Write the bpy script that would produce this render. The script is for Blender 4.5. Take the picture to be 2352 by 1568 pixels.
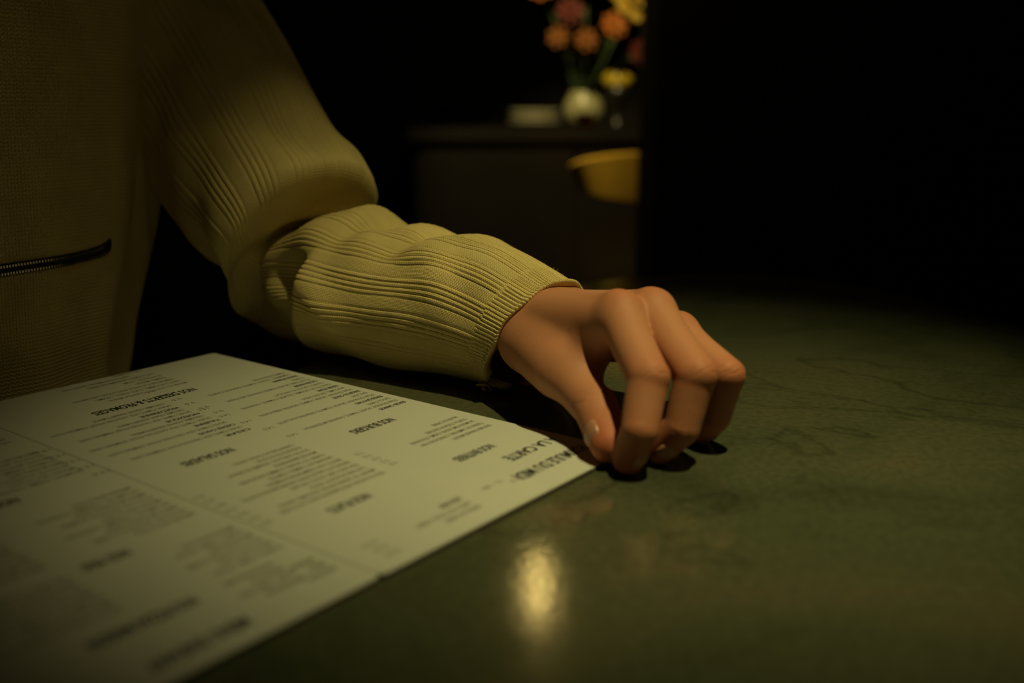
import bpy, bmesh, math, random
import numpy as np
from mathutils import Vector, Matrix
random.seed(4); rng = np.random.default_rng(4)
for o in list(bpy.data.objects): bpy.data.objects.remove(o)
scn = bpy.context.scene; col = scn.collection
T = 0.75                       # height of the table top above the floor
CAMH = 0.165                   # camera above the table top
# ------------------------------------------------------------------ camera, world, lights, exposure
cam_d = bpy.data.cameras.new('camera'); cam = bpy.data.objects.new('camera', cam_d); col.objects.link(cam)
cam.location = (0, 0, T + CAMH); cam.rotation_euler = (math.radians(90 - 13.1), 0, 0)
cam_d.lens = 35.0; cam_d.sensor_width = 36.0; cam_d.clip_start = 0.02
cam_d.dof.use_dof = True; cam_d.dof.focus_distance = 0.57; cam_d.dof.aperture_fstop = 3.6
scn.camera = cam
w = bpy.data.worlds.new('world'); scn.world = w; w.use_nodes = True
w.node_tree.nodes['Background'].inputs[0].default_value = (1, .8, .45, 1)
w.node_tree.nodes['Background'].inputs[1].default_value = 0.0015
vs = scn.view_settings
vs.view_transform = 'Standard'; vs.look = 'None'; vs.gamma = 1; vs.use_curve_mapping = False; vs.exposure = 0.0
def spot(name, loc, target, watts, colr, deg, blend, radius):
    l = bpy.data.lights.new(name, 'SPOT'); o = bpy.data.objects.new(name, l); col.objects.link(o)
    o.location = loc; l.energy = watts; l.color = colr; l.spot_size = math.radians(deg); l.spot_blend = blend; l.shadow_soft_size = radius
    o.rotation_euler = (Vector(target) - Vector(loc)).to_track_quat('-Z', 'Y').to_euler()
    return o
LAMP = (.235, .29, T + .95)
spot('table_spot_light', LAMP, (.080, .545, T), 32, (1, .87, .36), 43, 1.0, .012)
FILL_LAMP = (.95, -.55, 2.40)
spot('fill_spot_light', FILL_LAMP, (-.12, .72, .95), 4.5, (1, .82, .36), 40, 1.0, .05)  # invented weak fill lamp out of view, added to lift torso, arm and shadows
BARLAMP = (-.05, 1.50, 2.20)
spot('bar_spot_light', BARLAMP, (.20, 2.45, .90), 150, (1, .78, .30), 36, .6, .03)

# ------------------------------------------------------------------ helpers
def new_obj(name, verts, faces, mat=None, parent=None, smooth=True, loc=None):
    me = bpy.data.meshes.new(name)
    if isinstance(verts, np.ndarray) and isinstance(faces, np.ndarray):
        n, k = faces.shape
        me.vertices.add(len(verts)); me.vertices.foreach_set('co', verts.astype(np.float32).ravel())
        me.loops.add(n * k); me.loops.foreach_set('vertex_index', faces.astype(np.int32).ravel())
        me.polygons.add(n); me.polygons.foreach_set('loop_start', np.arange(0, n * k, k, dtype=np.int32))
        me.update(calc_edges=True); me.validate()
    else:
        me.from_pydata([tuple(v) for v in verts], [], [tuple(int(i) for i in f) for f in faces]); me.update()
    if smooth: me.polygons.foreach_set('use_smooth', [True] * len(me.polygons))
    return link(name, me, mat, parent, loc)
def link(name, me, mat=None, parent=None, loc=None):
    o = bpy.data.objects.new(name, me); col.objects.link(o)
    if mat: me.materials.clear(); me.materials.append(mat)
    if parent: o.parent = parent
    if loc is not None: o.location = loc
    return o
def empty(name, loc=(0, 0, 0), label=None, cat=None, group=None):
    o = bpy.data.objects.new(name, None); o.empty_display_size = .05; col.objects.link(o); o.location = loc
    tag(o, label, cat, group); return o
def tag(o, label=None, cat=None, group=None, kind=None):
    for k, v in (('label', label), ('category', cat), ('group', group), ('kind', kind)):
        if v: o[k] = v
    return o
def from_bm(name, bm, mat, parent=None, smooth=False, loc=None):
    me = bpy.data.meshes.new(name); bm.normal_update(); bm.to_mesh(me); bm.free()
    if smooth: me.polygons.foreach_set('use_smooth', [True] * len(me.polygons))
    return link(name, me, mat, parent, loc)
def box(bm, lo, hi, bev=0.0, mat=None):
    M = Matrix.Translation([(a + b) / 2 for a, b in zip(lo, hi)]) @ Matrix.Diagonal([b - a for a, b in zip(lo, hi)] + [1])
    if mat is not None: M = mat @ M
    t = bmesh.new(); bmesh.ops.create_cube(t, size=1, matrix=M)
    if bev: bmesh.ops.bevel(t, geom=t.edges[:], offset=bev, segments=2, affect='EDGES')
    me = bpy.data.meshes.new('t'); t.to_mesh(me); t.free(); bm.from_mesh(me); bpy.data.meshes.remove(me)
    return bm
def lathe(name, prof, mat, parent=None, n=40, loc=None, smooth=True):
    V, Fc = [], []
    for r, z in prof:
        for i in range(n):
            a = 2 * math.pi * i / n; V.append((r * math.cos(a), r * math.sin(a), z))
    for j in range(len(prof) - 1):
        for i in range(n): Fc.append((j * n + i, j * n + (i + 1) % n, (j + 1) * n + (i + 1) % n, (j + 1) * n + i))
    Fc.append(tuple(reversed(range(n)))); Fc.append(tuple((len(prof) - 1) * n + i for i in range(n)))
    return new_obj(name, V, Fc, mat, parent, smooth, loc)
def tube(bm, pts, r, n=8):
    pts = [Vector(p) for p in pts]; rs = r if isinstance(r, (list, tuple)) else [r] * len(pts)
    prev = None; up = Vector((0, 0, 1))
    for i, p in enumerate(pts):
        t = (pts[min(i + 1, len(pts) - 1)] - pts[max(i - 1, 0)]).normalized()
        s = t.cross(up if abs(t.z) < .95 else Vector((1, 0, 0))).normalized(); u = s.cross(t)
        ring = [bm.verts.new(p + (s * math.cos(2 * math.pi * k / n) + u * math.sin(2 * math.pi * k / n)) * rs[i]) for k in range(n)]
        if prev:
            for k in range(n): bm.faces.new((prev[k], prev[(k + 1) % n], ring[(k + 1) % n], ring[k]))
        else: bm.faces.new(list(reversed(ring)))
        prev = ring
    bm.faces.new(prev); return bm
def cr(K, u):
    """Catmull-Rom through the rows of K at parameters u (0..len-1)"""
    K = np.asarray(K, float); n = len(K); u = np.clip(np.asarray(u, float), 0, n - 1 - 1e-9)
    i = np.floor(u).astype(int); t = (u - i)[:, None]
    p0, p1, p2, p3 = (K[np.clip(i + o, 0, n - 1)] for o in (-1, 0, 1, 2))
    return .5 * (2 * p1 + (p2 - p0) * t + (2 * p0 - 5 * p1 + 4 * p2 - p3) * t ** 2 + (3 * p1 - p0 - 3 * p2 + p3) * t ** 3)
def grid_faces(nu, nv, wrap=True):
    i = np.arange(nu - 1)[:, None]; j = np.arange(nv if wrap else nv - 1)[None]
    a = i * nv + j; b = i * nv + (j + 1) % nv
    return np.stack([a, b, b + nv, a + nv], -1).reshape(-1, 4)
def set_uv(o, UV):
    me = o.data; lay = me.uv_layers.new(name='UVMap'); vi = np.empty(len(me.loops), dtype=np.int32)
    me.loops.foreach_get('vertex_index', vi); lay.data.foreach_set('uv', UV[vi].astype(np.float32).ravel())

# ------------------------------------------------------------------ materials
class NT:
    def __init__(s, name):
        s.m = bpy.data.materials.new(name); s.m.use_nodes = True; s.t = s.m.node_tree; s.b = s.t.nodes['Principled BSDF']
    def n(s, typ, **kw):
        nd = s.t.nodes.new(typ)
        for k, v in kw.items():
            if k in nd.inputs: nd.inputs[k].default_value = v
            else: setattr(nd, k, v)
        return nd
    def l(s, a, b): s.t.links.new(a, b)
    def math(s, op, a, b=None):
        nd = s.t.nodes.new('ShaderNodeMath'); nd.operation = op
        for i, v in enumerate((a, b)):
            if v is None: continue
            if isinstance(v, (int, float)): nd.inputs[i].default_value = v
            else: s.l(v, nd.inputs[i])
        return nd.outputs[0]
    def ramp(s, fac, stops):
        r = s.t.nodes.new('ShaderNodeValToRGB'); s.l(fac, r.inputs[0]); e = r.color_ramp.elements
        while len(e) < len(stops): e.new(.5)
        for k, (p, c) in zip(e, stops): k.position = p; k.color = (*c, 1)
        return r.outputs[0]
    def bump(s, h, dist, strength=1.0):
        b = s.t.nodes.new('ShaderNodeBump'); b.inputs['Distance'].default_value = dist; b.inputs['Strength'].default_value = strength
        s.l(h, b.inputs['Height']); s.l(b.outputs[0], s.b.inputs['Normal']); return b
def plain(name, c, rough=.5, metal=0, var=.12, scale=30, spec=.5, coat=0):
    k = NT(name); no = k.n('ShaderNodeTexNoise', Scale=scale, Detail=4.0); tc = k.n('ShaderNodeTexCoord'); k.l(tc.outputs['Object'], no.inputs['Vector'])
    k.l(k.ramp(no.outputs['Fac'], [(.3, [x * (1 - var) for x in c]), (.7, [min(1, x * (1 + var)) for x in c])]), k.b.inputs['Base Color'])
    k.b.inputs['Roughness'].default_value = rough; k.b.inputs['Metallic'].default_value = metal
    k.b.inputs['Specular IOR Level'].default_value = spec; k.b.inputs['Coat Weight'].default_value = coat
    return k.m
def glass(name, c, rough=.03):
    k = NT(name); k.b.inputs['Base Color'].default_value = (*c, 1); k.b.inputs['Transmission Weight'].default_value = 1
    k.b.inputs['Roughness'].default_value = rough; k.b.inputs['IOR'].default_value = 1.45; return k.m
def emit(name, c, s):
    k = NT(name); k.b.inputs['Base Color'].default_value = (*c, 1); k.b.inputs['Emission Color'].default_value = (*c, 1); k.b.inputs['Emission Strength'].default_value = s; return k.m
def stone():
    k = NT('green_stone'); tc = k.n('ShaderNodeTexCoord'); ob = tc.outputs['Object']
    n1 = k.n('ShaderNodeTexNoise', Scale=7.0, Detail=8.0, Roughness=.62, Distortion=.6); k.l(ob, n1.inputs['Vector'])
    n2 = k.n('ShaderNodeTexNoise', Scale=260.0, Detail=3.0); k.l(ob, n2.inputs['Vector'])
    base = k.ramp(n1.outputs['Fac'], [(.30, (.042, .050, .028)), (.46, (.068, .076, .042)), (.60, (.082, .084, .047)), (.74, (.108, .086, .052))])
    # thin dark veins
    wv = k.n('ShaderNodeTexNoise', Scale=2.6, Detail=6.0, Roughness=.55, Distortion=1.2); k.l(ob, wv.inputs['Vector'])
    vein = k.math('ABSOLUTE', k.math('SUBTRACT', wv.outputs['Fac'], .47)); vein = k.ramp(vein, [(0, (.45, .45, .45)), (.012, (1, 1, 1))])
    mx = k.n('ShaderNodeMix', data_type='RGBA', blend_type='MULTIPLY'); mx.inputs[0].default_value = .55; k.l(base, mx.inputs[6]); k.l(vein, mx.inputs[7])
    fine = k.ramp(n2.outputs['Fac'], [(.3, (.8, .8, .8)), (.7, (1.15, 1.15, 1.15))])
    m2 = k.n('ShaderNodeMix', data_type='RGBA', blend_type='MULTIPLY'); m2.inputs[0].default_value = 1; k.l(mx.outputs[2], m2.inputs[6]); k.l(fine, m2.inputs[7])
    k.l(m2.outputs[2], k.b.inputs['Base Color'])
    n3 = k.n('ShaderNodeTexNoise', Scale=18.0, Detail=5.0); k.l(ob, n3.inputs['Vector'])
    k.l(k.ramp(n3.outputs['Fac'], [(.3, (.08,) * 3), (.7, (.14,) * 3)]), k.b.inputs['Roughness'])
    k.b.inputs['Specular IOR Level'].default_value = .45
    k.bump(n2.outputs['Fac'], .0002, .35)
    return k.m
def knit(name, c, wale, course, depth):
    k = NT(name); uv = k.n('ShaderNodeUVMap'); sp = k.n('ShaderNodeSeparateXYZ'); k.l(uv.outputs[0], sp.inputs[0])
    U, Vv = sp.outputs[1], sp.outputs[0]               # Y runs across the wales, X along them
    x = k.math('SUBTRACT', k.math('FRACT', k.math('DIVIDE', U, wale)), .5); ax = k.math('ABSOLUTE', x)
    ph = k.math('ADD', k.math('DIVIDE', Vv, course), k.math('MULTIPLY', ax, 1.1))
    s = k.math('ADD', k.math('MULTIPLY', k.math('SINE', k.math('MULTIPLY', ph, 2 * math.pi)), .5), .5)
    arch = k.math('SUBTRACT', 1.0, k.math('POWER', k.math('ABSOLUTE', k.math('SUBTRACT', k.math('MULTIPLY', ax, 4.0), 1.0)), 2.0))
    hgt = k.math('MULTIPLY', k.math('ADD', k.math('MULTIPLY', s, .65), .35), arch)
    tc = k.n('ShaderNodeTexCoord'); no = k.n('ShaderNodeTexNoise', Scale=900.0, Detail=2.0); k.l(tc.outputs['Object'], no.inputs['Vector'])
    hh = k.math('ADD', hgt, k.math('MULTIPLY', no.outputs['Fac'], .6))
    n2 = k.n('ShaderNodeTexNoise', Scale=35.0, Detail=4.0); k.l(tc.outputs['Object'], n2.inputs['Vector'])
    k.l(k.ramp(n2.outputs['Fac'], [(.3, [v * .90 for v in c]), (.7, [v * 1.08 for v in c])]), k.b.inputs['Base Color'])
    k.b.inputs['Roughness'].default_value = .95; k.b.inputs['Specular IOR Level'].default_value = .1
    k.b.inputs['Sheen Weight'].default_value = .25; k.b.inputs['Sheen Roughness'].default_value = .5; k.b.inputs['Sheen Tint'].default_value = (*c, 1)
    k.bump(hh, depth, .8); return k.m
def skin():
    k = NT('skin'); at_ = k.n('ShaderNodeVertexColor', layer_name='flush'); tc = k.n('ShaderNodeTexCoord')
    n1 = k.n('ShaderNodeTexNoise', Scale=60.0, Detail=5.0); k.l(tc.outputs['Object'], n1.inputs['Vector'])
    f = k.math('ADD', at_.outputs['Color'], k.math('MULTIPLY', k.math('SUBTRACT', n1.outputs['Fac'], .5), .35))
    k.l(k.ramp(f, [(0, (.47, .205, .112)), (.5, (.45, .165, .084)), (1, (.43, .100, .046))]), k.b.inputs['Base Color'])
    k.b.inputs['Roughness'].default_value = .56; k.b.inputs['Specular IOR Level'].default_value = .28
    k.b.inputs['Subsurface Weight'].default_value = .22; k.b.inputs['Subsurface Radius'].default_value = (1, .32, .15); k.b.inputs['Subsurface Scale'].default_value = .004
    n2 = k.n('ShaderNodeTexNoise', Scale=520.0, Detail=3.0); k.l(tc.outputs['Object'], n2.inputs['Vector'])
    v = k.n('ShaderNodeTexVoronoi', Scale=900.0); k.l(tc.outputs['Object'], v.inputs['Vector'])
    k.bump(k.math('ADD', n2.outputs['Fac'], k.math('MULTIPLY', v.outputs['Distance'], .5)), .0002, .32); return k.m
M = {}
M['stone'] = stone(); M['skin'] = skin()
M['knit'] = knit('ribbed_wool', (.64, .515, .222), .0016, .0013, .0005)
M['knit_body'] = knit('stockinette_wool', (.56, .445, .19), .0030, .0024, .0011)
M['fibre'] = plain('wool_fibre', (.64, .50, .22), .9); M['paper'] = plain('laminated_paper', (.56, .575, .53), .42, var=.02, scale=8, spec=.4)
M['board'] = plain('menu_board', (.06, .045, .03), .6)
M['ink'] = plain('black_ink', (.018, .015, .02), .5, var=.05); M['ink_grey'] = plain('grey_ink', (.17, .165, .13), .5, var=.05)
M['nail'] = plain('fingernail', (.42, .21, .14), .28, var=.05, scale=80)
M['zip_tape'] = plain('zip_tape', (.006, .006, .008), .85); M['zip_metal'] = plain('zip_metal', (.55, .55, .52), .3, metal=1)
M['denim'] = plain('dark_trousers', (.012, .013, .018), .9)
M['wall'] = plain('dark_wall', (.006, .005, .0045), .9, scale=4); M['floor'] = plain('dark_floor', (.016, .012, .009), .6, scale=6); M['ceil'] = plain('dark_ceiling', (.015, .014, .013), .95)
M['dark_wood'] = plain('dark_wood', (.006, .0045, .0035), .4, scale=12); M['iron'] = plain('black_iron', (.02, .02, .02), .45, metal=.6)
M['leather'] = plain('black_leather', (.012, .010, .009), .5); M['mustard'] = plain('mustard_velvet', (.85, .52, .05), .9, var=.06)
M['china'] = plain('white_china', (.55, .53, .42), .3, var=.02); M['pot'] = plain('pale_glaze', (.30, .29, .17), .35, var=.03); M['glass'] = glass('clear_glass', (.95, .97, .93)); M['amber'] = glass('amber_glass', (.85, .38, .05))
M['lemon'] = plain('lemon_skin', (0.440, 0.319, 0.022), .45, var=.05); M['orange'] = plain('orange_petal', (0.375, 0.110, 0.010), .7); M['yellow'] = plain('yellow_petal', (0.400, 0.260, 0.030), .7); M['rust'] = plain('rust_petal', (0.228, 0.072, 0.007), .7); M['red'] = plain('dark_red_petal', (.11, .012, .008), .7)
M['leaf'] = plain('leaf', (.05, .09, .03), .6); M['black'] = plain('black_enamel', (.010, .010, .010), .35)
M['bulb'] = emit('warm_bulb', (1, .70, .20), 55.0); M['cream'] = plain('wax', (.75, .6, .3), .5)

# ------------------------------------------------------------------ the room
def slab(name, lo, hi, mat): return tag(from_bm(name, box(bmesh.new(), lo, hi), mat), kind='structure')
X0, X1, Y0, Y1, H = -2.3, 2.6, -1.7, 3.1, 2.7
slab('floor', (X0, Y0, -.1), (X1, Y1, 0), M['floor']); slab('ceiling', (X0, Y0, H), (X1, Y1, H + .1), M['ceil'])
slab('wall_back', (X0, Y1, 0), (X1, Y1 + .1, H), M['wall']); slab('wall_front', (X0, Y0 - .1, 0), (X1, Y0, H), M['wall'])
slab('wall_left', (X0 - .1, Y0, 0), (X0, Y1, H), M['wall']); slab('wall_right', (X1, Y0, 0), (X1 + .1, Y1, H), M['wall'])
slab('wall_partition', (.243, 1.72, 0), (1.5, 1.95, H), M['wall'])

# ------------------------------------------------------------------ the oval table
TC, TA, TB, TR = (.087, .390), .294, .652, -.238
table = empty('cafe_table', (TC[0], TC[1], 0), 'oval green stone cafe table on a black pedestal', 'table')
def oval(s, z, n=160, inset=0):
    P = []
    for i in range(n):
        a = 2 * math.pi * i / n; x, y = (TA * s - inset) * math.cos(a), (TB * s - inset) * math.sin(a)
        P.append((x * math.cos(TR) - y * math.sin(TR), x * math.sin(TR) + y * math.cos(TR), z))
    return P
prof = [(.0, T - .026), (.004, T - .026), (0, T - .022), (0, T - .006), (.0012, T - .0025), (.0035, T - .0006), (.006, T)]
V, Fc, n = [], [], 160
for ins, z in prof[1:]: V += oval(1, z, n, ins)
for j in range(len(prof) - 2):
    for i in range(n): Fc.append((j * n + i, j * n + (i + 1) % n, (j + 1) * n + (i + 1) % n, (j + 1) * n + i))
Fc.append(tuple(reversed(range(n)))); Fc.append(tuple((len(prof) - 2) * n + i for i in range(n)))
new_obj('table_top', V, Fc, M['stone'], table, smooth=False)
lathe('pedestal', [(.035, .03), (.03, .06), (.03, T - .05), (.05, T - .04), (.11, T - .0262)], M['iron'], table)
lathe('base', [(.17, 0), (.17, .012), (.08, .03), (.036, .045)], M['iron'], table)

# ------------------------------------------------------------------ the menu
PB = Vector((.0572, .4643, T)); PA_ = Vector((-.6084366, -.7936025, 0)); PBv = Vector((-.7936025, .6084366, 0))   # corner; reader's right; down the page
PW, PH, PT = .340, .3305, .0022
Mrot = Matrix(((PA_.x, -PBv.x, 0, 0), (PA_.y, -PBv.y, 0, 0), (0, 0, 1, 0), (0, 0, 0, 1)))   # local x = reader's right, y = up the page
menu = empty('menu', PB, 'large white folded restaurant menu with black French print on the green table', 'menu'); menu.matrix_world = Matrix.Translation(PB) @ Mrot
def rrect(x0, x1, y0, y1, r, c=6):
    P = []
    for (cx, cy, a0) in ((x1 - r, y1 - r, 0), (x0 + r, y1 - r, 90), (x0 + r, y0 + r, 180), (x1 - r, y0 + r, 270)):
        for i in range(c + 1):
            a = math.radians(a0 + 90 * i / c); P.append((cx + r * math.cos(a), cy + r * math.sin(a)))
    return P
def plate(name, P, z0, z1, mat, parent):
    n = len(P); V = [(x, y, z0) for x, y in P] + [(x, y, z1) for x, y in P]
    Fc = [tuple(reversed(range(n))), tuple(range(n, 2 * n))] + [(i, (i + 1) % n, n + (i + 1) % n, n + i) for i in range(n)]
    return new_obj(name, V, Fc, mat, parent, smooth=False)
FOLD = .1705
plate('cover', rrect(0, FOLD - .0002, -PH, 0, .003), .0001, PT - .0006, M['board'], menu); plate('cover', rrect(FOLD + .0002, PW, -PH, 0, .003), .0001, PT - .0006, M['board'], menu)
plate('page', rrect(.0004, FOLD - .0002, -PH + .0004, -.0004, .003), PT - .0006, PT, M['paper'], menu)
plate('page', rrect(FOLD + .0002, PW - .0004, -PH + .0004, -.0004, .003), PT - .0006, PT, M['paper'], menu)
def text(body, a, b, length, cap, mat='ink_grey', bold=0.0, name='text_line'):
    """one printed line: starts a mm from the left edge, baseline b mm below the top edge, fitted to length and cap height (mm)"""
    cu = bpy.data.curves.new('t', 'FONT'); cu.body = body; cu.offset = bold; cu.resolution_u = 2; cu.fill_mode = 'FRONT'
    to = bpy.data.objects.new('t', cu); col.objects.link(to)
    me = bpy.data.meshes.new_from_object(to, depsgraph=bpy.context.evaluated_depsgraph_get())
    bpy.data.objects.remove(to); bpy.data.curves.remove(cu)
    co = np.empty(len(me.vertices) * 3); me.vertices.foreach_get('co', co); co = co.reshape(-1, 3)
    x0, x1 = co[:, 0].min(), co[:, 0].max()
    co[:, 0] = (co[:, 0] - x0) / (x1 - x0) * length * .001 + a * .001; co[:, 1] = co[:, 1] / .70 * cap * .001 - b * .001; co[:, 2] = PT + .00006
    me.vertices.foreach_set('co', co.ravel()); me.update(); me.name = name
    return link(name, me, M[mat], menu)
Hd = lambda s, a, b, ln, cap: text(s, a, b, ln, cap, 'ink', .028, 'heading')
Nm = lambda s, a, b, ln: text(s, a, b, ln, 3.3, 'ink', .022, 'dish_name')
Ds = lambda s, a, b, ln: text(s, a, b, ln, 3.2, 'ink_grey', .004, 'text_line')
Hd('FORMULE DU MIDI', 8.5, 24.0, 55, 7.5); Hd('A LA CARTE', 7.0, 42.5, 40, 7.0); Hd('NOS ENTREES', 35, 60.5, 28, 6.0)
for s, b, ln in (('OEUF MAYONNAISE MAISON', 80.5, 30), ('TERRINE DE CAMPAGNE, CORNICHONS, PAIN', 86.4, 47.5), ('SAUMON FUME, BLINIS, CREME CITRONNEE', 92.2, 49), ('SOUPE A L\'OIGNON GRATINEE', 97.6, 32), ('SALADE DE CHEVRE', 103.8, 20)): Ds(s, 9.8, b, ln)
for i, s in enumerate(('6.5', '7.5', '9.0', '7.0', '7.5')): Ds(s, 82, 79.5 + 5.8 * i, 4.5)
Ds('12 - 14H', 71, 25.5, 13); Ds('13', 64, 21, 5)
Hd('NOS BURGERS', 34, 130.5, 30, 6.5)
burg = [('BURGER CANNOIS', 20, 'STEAK DE BOEUF, SALADE, TOMATE, OIGNONS, MOZZARELLA', 69, 'SAUCE CURRY', 17.5), ('BURGER SAVOYARD', 20.5, 'STEAK DE BOEUF, SALADE, TOMATE, OIGNONS, RACLETTE', 71, 'BACON', 11.5),
        ('BURGER DU CHALET', 21, 'STEAK DE BOEUF, SALADE, TOMATE, OIGNONS, REBLOCHON', 68, 'SAUCE MIEL, BACON GRILLE', 33), ('BURGER VEGAN', 15.5, 'GALETTE DE LEGUMES, SALADE, TOMATE, OIGNONS', 66, 'CONFITS, SAUCE A L\'AVOCAT', 38),
        ('CHICKEN BURGER', 18, 'POULET PANE, SALADE, TOMATE, OIGNONS, MOUTARDE', 62, 'POIVRE', 9), ('BURGER NORMAND', 19, 'CAMEMBERT, SALADE, TOMATE, OIGNONS CONFITS', 61, 'POMMES, STEAK DE BOEUF', 24)]
for i, (nm, l0, d1, l1, d2, l2) in enumerate(burg):
    b0 = 146.6 + 18.6 * i; Nm(nm, 6.0, b0, l0); Ds(d1, 6.2, b0 + 6.1, l1); Ds(d2, 6.2, b0 + 12.2, l2)
    if i < 5: Ds('14.5', 82.5, b0 + 4, 6)
Hd('NOS PLATS', 119, 62.0, 23, 6.0)
plats = ['PIECE DE BOEUF, FRITES MAISON, SAUCE AU POIVRE', 'MAGRET DE CANARD ENTIER, SAUCE MIEL, GRATIN', 'TARTARE DE BOEUF, FRITES', 'FISH AND CHIPS, SAUCE TARTARE', 'ENTRECOTE GRILLEE, FRITES, BEURRE MAITRE D\'HOTEL', 'RISOTTO AUX CHAMPIGNONS, PARMESAN', 'LINGUINE AUX GAMBAS, TOMATES', 'CONFIT DE CANARD, POMMES SARLADAISES', 'MOULES MARINIERES', 'DOS DE CABILLAUD, LEGUMES DE SAISON', 'SUGGESTION DU JOUR', 'GARNITURE AU CHOIX, FRITES']
for i, s in enumerate(plats): Ds(s, 95.3, 75.5 + 5.7 * i, [60, 56, 34, 40, 62, 44, 38, 50, 26, 47, 27, 36][i])
for i in range(7): Ds('1%d.5' % (4 + i % 5), 163, 72 + 7.5 * i, 5)
Hd('NOS SALADES', 117.5, 158.5, 28.5, 6.5)
sal = [('CESAR', 16, 64), ('CHEVRE CHAUD', 22.5, 68), ('ITALIENNE', 15.5, 70), ('NORDIQUE', 20.5, 65), ('VEGETARIENNE', 24, 70)]
for i, (nm, l0, l1) in enumerate(sal):
    b0 = 176.5 + (0, 13, 26.3, 44.5, 63)[i]; Nm(nm, 91.5, b0, l0); Ds('SALADE, TOMATE, OEUF, CROUTONS, POULET, PARMESAN, OLIVES', 92.3, b0 + 6.5, l1)
    if i > 1: Ds('CONCOMBRE, OIGNONS, VINAIGRETTE MAISON', 92.3, b0 + 12.6, l1 * .62)
for i in range(5): Ds('13.5', 171 + .3 * i, 178 + 12.5 * i, 8)
for i in range(6): Ds('9.5', 80, 215 + 13 * i, 6)
Hd('NOS DESSERTS & FROMAGES', 63, 266.8, 65, 7.2)
for i, (s, ln) in enumerate([('MOUSSE AU CHOCOLAT, CHANTILLY MAISON', 52), ('TARTE AUX POMMES, GLACE VANILLE, CARAMEL', 56), ('CREME BRULEE A LA VANILLE, FRUITS ROUGES, SABLE BRETON', 66), ('TIRAMISU MAISON', 21), ('PROFITEROLES, CREME', 25.5), ('CAFE GOURMAND, ASSORTIMENT DE DESSERTS', 45), ('ASSIETTE DE FROMAGES, SALADE, NOIX', 45), ('THE GOURMAND', 20.5)]): Ds(s, (57, 57, 57, 57.5, 57.3, 57.5, 70, 57.6)[i], (281.4, 288.2, 294.8, 301.8, 308.6, 315.6, 322, 329)[i], ln)
# right-hand page
Hd('MENU ENFANT', 220, 15.5, 37, 6.5); Hd('NOS PIZZAS MAISON', 222, 41, 39, 6.5); Hd('NOS VINS', 214.5, 93.5, 18.5, 6.5); Hd('NOS BIERES', 214, 178, 26, 6.5)
for k, (a0, b0, nl, ln) in enumerate([(176, 20, 3, 13), (188, 23, 4, 24), (176, 50, 6, 34), (177, 104, 9, 46), (240, 55, 7, 50), (240, 105, 9, 48), (178, 188, 8, 44), (240, 188, 8, 46), (178, 255, 9, 60)]):
    for i in range(nl): Ds(('VIN ROUGE, BOUTEILLE, LE VERRE', 'JAMBON, MOZZARELLA, BASILIC', 'SAUMON, CREME, CITRON', 'LIMONADE, SIROP AU CHOIX')[(i + k) % 4], a0, b0 + 5.8 * i, ln * (1, .72, .9, .6)[(i * 3 + k) % 4])
Ds('JUSQU\'A 14H30', 97, 27.5, 13); 
for i, (b0, ln) in enumerate(((20.5, 33), (15, 22), (26, 12))): Ds(('ENTREE + PLAT OU PLAT + DESSERT', 'ENTREE, PLAT, DESSERT', 'PLAT DU JOUR')[i], 99, b0, ln)
for i in range(3): Ds('1%d.9' % (3 + 2 * i), 151, 12 + 6.2 * i, 7)

# ------------------------------------------------------------------ the person: signed-distance hand
def sd(P, a, b, ra, rb):
    a = np.asarray(a, np.float32); b = np.asarray(b, np.float32); ba = b - a
    t = np.clip(((P - a) @ ba) / max(float(ba @ ba), 1e-12), 0, 1)
    return np.sqrt((((P - a) - t[..., None] * ba) ** 2).sum(-1)) - (ra + t * (rb - ra))
def smin(a, b, k):
    h = np.clip(.5 + .5 * (b - a) / k, 0, 1); return b + (a - b) * h - k * h * (1 - h)
def surface_nets(D, o, s):
    nx, ny, nz = D.shape; ins = D < 0
    c = np.zeros((nx - 1, ny - 1, nz - 1), np.int8)
    for i in (0, 1):
        for j in (0, 1):
            for k in (0, 1): c += ins[i:nx - 1 + i, j:ny - 1 + j, k:nz - 1 + k]
    act = np.argwhere((c > 0) & (c < 8)); idx = -np.ones(c.shape, np.int64); idx[tuple(act.T)] = np.arange(len(act))
    acc = np.zeros((len(act), 3)); cnt = np.zeros(len(act))
    cs = [(i, j, k) for i in (0, 1) for j in (0, 1) for k in (0, 1)]
    for p in cs:
        for ax in range(3):
            if p[ax]: continue
            q = list(p); q[ax] = 1
            d0 = D[tuple((act + p).T)]; d1 = D[tuple((act + q).T)]; m = (d0 < 0) != (d1 < 0)
            t = np.where(m, d0 / np.where(m, d0 - d1, 1), 0); pt = np.tile(np.array(p, float), (len(act), 1)); pt[:, ax] += t
            acc[m] += pt[m]; cnt[m] += 1
    V = (act + acc / cnt[:, None]) * s + o; Q = []
    for ax in range(3):
        u, v = (ax + 1) % 3, (ax + 2) % 3
        sl0 = [slice(None)] * 3; sl1 = [slice(None)] * 3; sl0[ax] = slice(0, -1); sl1[ax] = slice(1, None)
        e = np.argwhere(ins[tuple(sl0)] != ins[tuple(sl1)]); e = e[(e[:, u] > 0) & (e[:, v] > 0) & (e[:, u] < D.shape[u] - 1) & (e[:, v] < D.shape[v] - 1)]
        du = np.zeros(3, int); dv = np.zeros(3, int); du[u] = 1; dv[v] = 1
        q = np.stack([idx[tuple((e - du - dv).T)], idx[tuple((e - dv).T)], idx[tuple(e.T)], idx[tuple((e - du).T)]], 1)
        flip = ~ins[tuple(e.T)]; q[flip] = q[flip][:, ::-1]; Q.append(q)
    return V, np.concatenate(Q)
A3 = lambda *v: np.array(v, float)
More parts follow.
